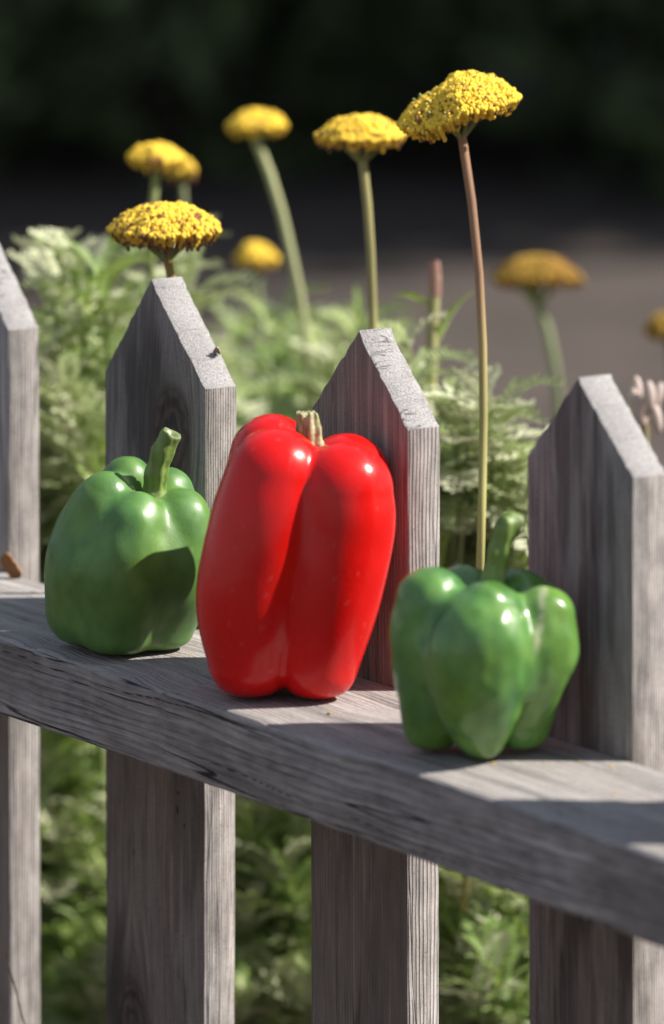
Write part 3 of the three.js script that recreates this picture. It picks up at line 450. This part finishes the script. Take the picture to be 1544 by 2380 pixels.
// head centre and width in the photograph, its depth, stem pixels and colours
const FLOWERS = [
  { px: [385, 503], w: 262, D: 2.905, dome: .0120, n: 520, o: { brown: .2, floret: .00112, near: 1 }, stem: [[392, 590], [404, 640], [420, 760]], rad: .0021, col: [.26, .17, .05], tilt: [.03, -.02], label: 'domed yellow yarrow head with brown withered underside rising behind the knotted picket' },
  { px: [366, 352], w: 128, D: 3.30, dome: .008, n: 240, o: { brown: .12 }, stem: [[360, 400], [356, 470], [352, 700]], rad: .0022, col: [.24, .27, .10], tilt: [0, .05], label: 'small yellow yarrow head half above the brown edged one' },
  { px: [422, 382], w: 66, D: 3.55, dome: .008, n: 150, o: { brown: .2 }, stem: [[424, 420], [430, 520], [436, 760]], rad: .002, col: [.22, .24, .12], tilt: [0, -.1], label: 'tiny yellow yarrow head peeping out from behind another small head' },
  { px: [593, 275], w: 138, D: 3.52, dome: .009, n: 260, o: { brown: .08 }, stem: [[590, 310], [640, 445], [676, 590], [712, 800]], rad: .0027, col: [.36, .37, .19], tilt: [0, -.02], label: 'small round yellow yarrow on a thick slanting pale green stem' },
  { px: [842, 293], w: 206, D: 3.05, dome: .0110, n: 380, o: { brown: .16 }, stem: [[850, 340], [858, 520], [868, 760], [872, 900]], rad: .0022, col: [.33, .30, .12], tilt: [0, .0], label: 'yellow yarrow on an upright stem above the middle picket behind the red pepper' },
  { px: [1064, 206], w: 288, D: 2.86, dome: .0135, n: 620, o: { brown: .06, floret: .00112, lop: .007, near: .7 }, stem: [[1080, 285], [1098, 480], [1118, 700], [1124, 960], [1116, 1330]], rad: .0020, col: [.30, .17, .10], col2: [.36, .33, .12], tilt: [.10, -.13], label: 'largest tall yellow yarrow with a notched lopsided head on a reddish stem' },
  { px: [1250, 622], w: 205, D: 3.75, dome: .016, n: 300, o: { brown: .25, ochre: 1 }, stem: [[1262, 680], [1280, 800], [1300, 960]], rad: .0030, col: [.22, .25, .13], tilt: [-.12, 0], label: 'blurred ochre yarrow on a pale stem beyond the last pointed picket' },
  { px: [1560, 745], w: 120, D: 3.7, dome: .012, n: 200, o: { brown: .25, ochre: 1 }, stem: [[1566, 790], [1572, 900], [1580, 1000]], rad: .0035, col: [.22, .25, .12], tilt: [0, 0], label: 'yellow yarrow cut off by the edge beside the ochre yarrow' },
  { px: [595, 584], w: 100, D: 3.75, dome: .010, n: 180, o: { brown: .12 }, stem: [[598, 620], [604, 720], [610, 860]], rad: .002, col: [.2, .24, .12], tilt: [0, .03], label: 'low yellow yarrow beside the slanting pale stem' }];
FLOWERS.forEach((f, i) => {
  const c = at(f.px[0], f.px[1], f.D), R = f.w / 2 / FPX * f.D, foot = at(...f.stem[f.stem.length - 1], f.D), g0 = groundBelow(foot.clone().addScaledVector(fwd, i === 5 ? .9 : .02));
  const t = thing('yarrow', f.label, 'flower', g0, 'yarrow flowers behind the fence');
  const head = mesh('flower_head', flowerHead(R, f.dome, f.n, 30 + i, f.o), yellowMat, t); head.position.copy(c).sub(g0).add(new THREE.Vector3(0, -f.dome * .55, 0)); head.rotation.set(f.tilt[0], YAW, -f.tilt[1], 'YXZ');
  const drop = Math.min(.02, R * .6); mesh('flower_stalks', solid(corymb(R, f.dome, drop, 60 + i), [.22, .24, .09]), stemMat, head);
  const joint = new THREE.Vector3(0, -drop + .004, 0).applyEuler(head.rotation).add(head.position);
  const low2 = f.col2, yTop = joint.y; const pts = [joint, ...f.stem.map(([x, y]) => at(x, y, f.D).sub(g0)).filter(p => p.y < joint.y - .012)], last = pts[pts.length - 1]; pts.push(new THREE.Vector3(last.x * .4, last.y * .45, last.z * .4), new THREE.Vector3(0, -.03, 0));
  mesh('stem', solid(tube(pts, [f.rad * 1.15, f.rad, f.rad, f.rad * 1.1, f.rad * 1.4], 40, 8), f.col, i), stemMat, t);
  if (low2) { const sg = t.children[t.children.length - 1].geometry, c = sg.attributes.color, p = sg.attributes.position; for (let k = 0; k < c.count; k++) { const w = sstep(.085, .14, yTop - p.getY(k) + .03 * N3(p.getX(k) * 300, p.getY(k) * 40, p.getZ(k) * 300)); for (let e = 0; e < 3; e++) c.array[k * 3 + e] *= mix(1, low2[e] / f.col[e], w); } }
  const r = rng(300 + i);
  if (f.D > 3.2) for (let k = 0; k < 9; k++) { const p = new THREE.Vector3().lerpVectors(new THREE.Vector3(0, .1, 0), new THREE.Vector3(last.x * .5, last.y * .7, last.z * .5), k / 8); addLeaf(t, p, r() * 6.28, .3 + .5 * r(), .6 + .5 * r(), feathers[k % 4], silver[k % 2]); }
});
{ // cut stalk with two leaves
  const D = 3.16, top = at(1010, 606, D), g0 = groundBelow(at(996, 1000, D)), t = thing('cut_stalk', 'pale cut plant stalk with a reddish brown tip and two green leaves', 'plant', g0);
  const L = p => p.sub(g0), pts = [L(at(1012, 640, D)), L(at(1008, 720, D)), L(at(1000, 920, D)), new THREE.Vector3(0, .4, 0), new THREE.Vector3(0, -.03, 0)];
  mesh('stem', solid(tube(pts, [.0034, .0037, .0040, .0042, .005], 30, 9), [.36, .34, .15], 3), stemMat, t);
  mesh('tip', solid(tube([L(top.clone()), L(at(1011, 645, D)), L(at(1011, 690, D))], [.0030, .0036, .0037], 10, 9), [.36, .19, .15], 4, .5), stemMat, t);
  for (const [x, y, x2, y2, k] of [[1000, 715, 918, 668, 0], [1020, 800, 1085, 660, 0], [1018, 820, 1050, 700, 1]]) { const a = at(x, y, D), b = at(x2, y2, D + (k ? .01 : -.01)), d = b.clone().sub(a), m = mesh('leaf', blades[2], fresh[0], t); m.position.copy(a).sub(g0); m.quaternion.setFromUnitVectors(new THREE.Vector3(1, 0, 0), d.clone().normalize()); m.scale.setScalar(d.length() / .1); }
}
{ // dried pale seed cluster beside the last picket
  const D = 3.1, g0 = groundBelow(at(1500, 1200, D)), t = thing('dried_flower', 'dried pale pink flower cluster standing behind the last pointed picket', 'flower', g0), r = rng(8);
  mesh('stem', solid(tube([at(1500, 985, D).sub(g0), at(1502, 1200, D).sub(g0), new THREE.Vector3(0, .4, 0), new THREE.Vector3(0, -.03, 0)], [.002, .002, .003, .004], 20, 7), [.3, .26, .14]), stemMat, t);
  for (let k = 0; k < 9; k++) { const x = 1470 + 70 * r(), y = 905 + 70 * r(), p = at(x, y, D + .03 * (r() - .5)).sub(g0), g = new THREE.SphereGeometry(1, 10, 8); g.scale(.0035, .0085, .0035); const m = mesh('seed_head', solid(g, [.52, .42, .38], k), stemMat, t); m.position.copy(p); m.rotation.set(.4 * (r() - .5), r() * 3, .6 * (r() - .5)); }
}

/* --------------------------------------------------- leafy bed behind the fence */
function plant(px, top, D, kind, r, where, span) {
  const tip = at(px, top, D), g0 = groundBelow(tip.clone().addScaledVector(RIGHT, (r() - .5) * .08).addScaledVector(fwd, .45 + .1 * r())), h = tip.y;
  const L = kind === 'silver' ? ['silvery feather leaved yarrow plant ' + where, 'yarrow_plant', 'leafy yarrow plants behind the fence'] : kind === 'fresh' ? ['bright green narrow leaved plant ' + where, 'leafy_plant', 'green leafy plants behind the fence'] : ['dark green feathery plant ' + where, 'fern_plant', 'dark low plants behind the fence'];
  const t = thing(L[1], L[0], 'plant', g0, L[2]);
  const off = tip.clone().sub(g0), pt = s => new THREE.Vector3(off.x * s * s, h * s, off.z * s * s);
  mesh('stem', solid(tube([new THREE.Vector3(0, -.03, 0), pt(.3), pt(.65), pt(.97)], [.003, .0026, .0022, .0010], 14, 6), kind === 'fresh' ? [.16, .24, .07] : [.22, .25, .12], r() * 9), stemMat, t);
  const n = Math.round((span < .13 ? 15 : 22) + 9 * r());
  for (let k = 0; k < n; k++) {
    const s = mix(Math.max(.25, 1 - span / h), .99, k / (n - 1)), up = k / (n - 1), geo = kind === 'fresh' && k % 3 < 2 ? blades[k % 3] : feathers[k % 4], mat = kind === 'silver' ? silver[k % 2] : kind === 'fresh' ? fresh[k % 2] : dark[0];
    addLeaf(t, pt(s), k * 2.4 + .7 * r(), mix(.05, 1.0, up * up) + .3 * (r() - .5), mix(.8, .34, up) * (.7 + .6 * r()), geo, mat);
  }
}
{
  const r = rng(2024), U = (a, b) => a + (b - a) * r();
  // [x from, x to, top from, top to, depth from, depth to, count, kinds]
  const A = 'in the gap beside the knotted picket', B = 'beyond the point of the knotted picket', C = 'between the knotted picket and the one behind the red pepper', E = 'in the gap behind the bent stemmed green pepper', F = 'low in the bed, seen between the pickets under the rail';
  // each stand of plants keeps to its own strip of the bed, so that the sun from the side reaches all of them
  const BEDS = [
    [60, 250, 575, 720, 3.15, 3.28, 9, ['silver', 'fresh'], A, .2], [40, 250, 750, 1150, 3.15, 3.28, 11, ['silver', 'fresh', 'silver'], A, .15], [270, 480, 570, 760, 3.31, 3.4, 5, ['silver', 'fresh'], B, .2],
    [500, 740, 690, 860, 3.70, 3.95, 8, ['fresh', 'dark', 'silver'], C, .2], [640, 840, 700, 820, 3.45, 3.55, 7, ['silver', 'fresh'], C, .15], [930, 1000, 780, 860, 3.02, 3.1, 2, ['silver'], E, .12],
    [1030, 1230, 850, 990, 3.02, 3.06, 4, ['silver', 'silver', 'fresh'], E, .07], [1030, 1210, 1010, 1110, 3.10, 3.15, 5, ['silver', 'silver', 'fresh'], E, .07], [1030, 1200, 1160, 1260, 3.18, 3.23, 5, ['silver', 'silver', 'fresh'], E, .07], [540, 760, 900, 1150, 3.56, 3.66, 6, ['silver', 'fresh', 'fresh'], C, .12],
    [70, 260, 1620, 1800, 3.34, 3.44, 9, ['silver', 'fresh', 'fresh'], F, .11], [70, 260, 1900, 2060, 3.34, 3.44, 9, ['fresh', 'fresh', 'silver'], F, .11], [70, 270, 2130, 2330, 3.34, 3.44, 9, ['fresh', 'silver', 'fresh'], F, .12],
    [540, 730, 1760, 1920, 3.22, 3.31, 9, ['fresh', 'silver', 'fresh'], F, .11], [540, 730, 2000, 2130, 3.22, 3.31, 8, ['fresh', 'fresh', 'silver'], F, .11], [540, 730, 2190, 2350, 3.22, 3.31, 8, ['silver', 'fresh', 'silver'], F, .12],
    [1010, 1240, 1930, 2090, 3.13, 3.20, 9, ['silver', 'fresh'], F, .1], [1010, 1240, 2160, 2340, 3.13, 3.20, 9, ['fresh', 'silver'], F, .11], [-60, 1260, 1900, 2250, 4.2, 5.2, 14, ['fresh', 'silver', 'dark'], F, .2]];
  for (const [a, b, c, d, e, f, n, kinds, where, span] of BEDS) for (let k = 0; k < n; k++) plant(U(a, b), U(c, d), U(e, f), kinds[k % kinds.length], r, where, span);
}

/* ------------------------------------------------------------- small litter */
{
  const curl = (w, l, seed) => { const g = new THREE.PlaneGeometry(w, l, 12, 12), p = g.attributes.position; for (let i = 0; i < p.count; i++) { const x = p.getX(i) / w * 2, y = p.getY(i) / l * 2, k = Math.sqrt(Math.max(0, 1 - y * y)); p.setXYZ(i, Math.sin(x * 1.35) * w * .38 * k, y * l / 2, (1 - Math.cos(x * 1.35)) * w * .4 * k + .002 * N3(x * 2, y * 2, seed)); } g.computeVertexNormals(); return g; };
  const p = new THREE.Vector3(-.2965, railWarp(-.30) + .0070, .0052), m = mesh('dry_leaf', curl(.012, .016, 3), std({ color: rgb(.30, .15, .06), roughness: .9, side: THREE.DoubleSide }));
  m.position.copy(p); m.rotation.set(.15, .5, .5); tag(m, 'curled brown dry leaf lying on the rail against a picket', 'leaf');
  const q = mesh('dried_petal', curl(.0055, .006, 5), std({ color: rgb(.5, .38, .33), roughness: .9, side: THREE.DoubleSide })); q.position.set(-.1275, RAIL_Y + .1400, -.0155); q.rotation.set(1.2, .4, -.9); tag(q, 'tiny pinkish dried petal stuck on the slope of the knotted picket', 'petal');
  // dry grass stalk leaning in front of the fence
  const D = 2.93, a = at(-40, 2080, D), b = at(8, 2205, D), c = at(34, 2290, D), d = at(64, 2400, D), g0 = groundBelow(d.clone().addScaledVector(RIGHT, .12)), t = thing('dry_grass_stalk', 'thin dry straw coloured grass stalk leaning before the fence', 'grass stalk', g0);
  mesh('stem', solid(tube([a, b, c, d, g0.clone().setY(.3), g0.clone().setY(-.02)].map(v => v.clone().sub(g0)), [.0004, .0006, .0007, .0008, .0012, .0014], 40, 6), [.34, .22, .13]), stemMat, t);
  // fallen yellow florets on the rail
  const r = rng(61), parts = []; for (let k = 0; k < 46; k++) { const x = -.38 + .85 * r(), z = .006 + .085 * r() * r(), g = floretG.clone(), s = .0004 + .0006 * r(); g.scale(s * 1.5, s * .6, s); g.rotateY(r() * 6); g.translate(x, railWarp(x) + s * .45, z); parts.push(g); }
  tag(mesh('fallen_florets', mergeGeometries(parts), std({ color: rgb(.62, .38, .04), roughness: .9 })), 'yellow specks of fallen florets scattered on the rail', 'florets', null, 'stuff');
}

const renderer = new THREE.WebGLRenderer({ antialias: true });
renderer.toneMapping = THREE.LinearToneMapping; renderer.toneMappingExposure = EXPOSURE;
renderer.shadowMap.enabled = true; renderer.shadowMap.type = THREE.PCFSoftShadowMap;
renderer.setSize(664, 1024);
renderer.render(scene, camera);
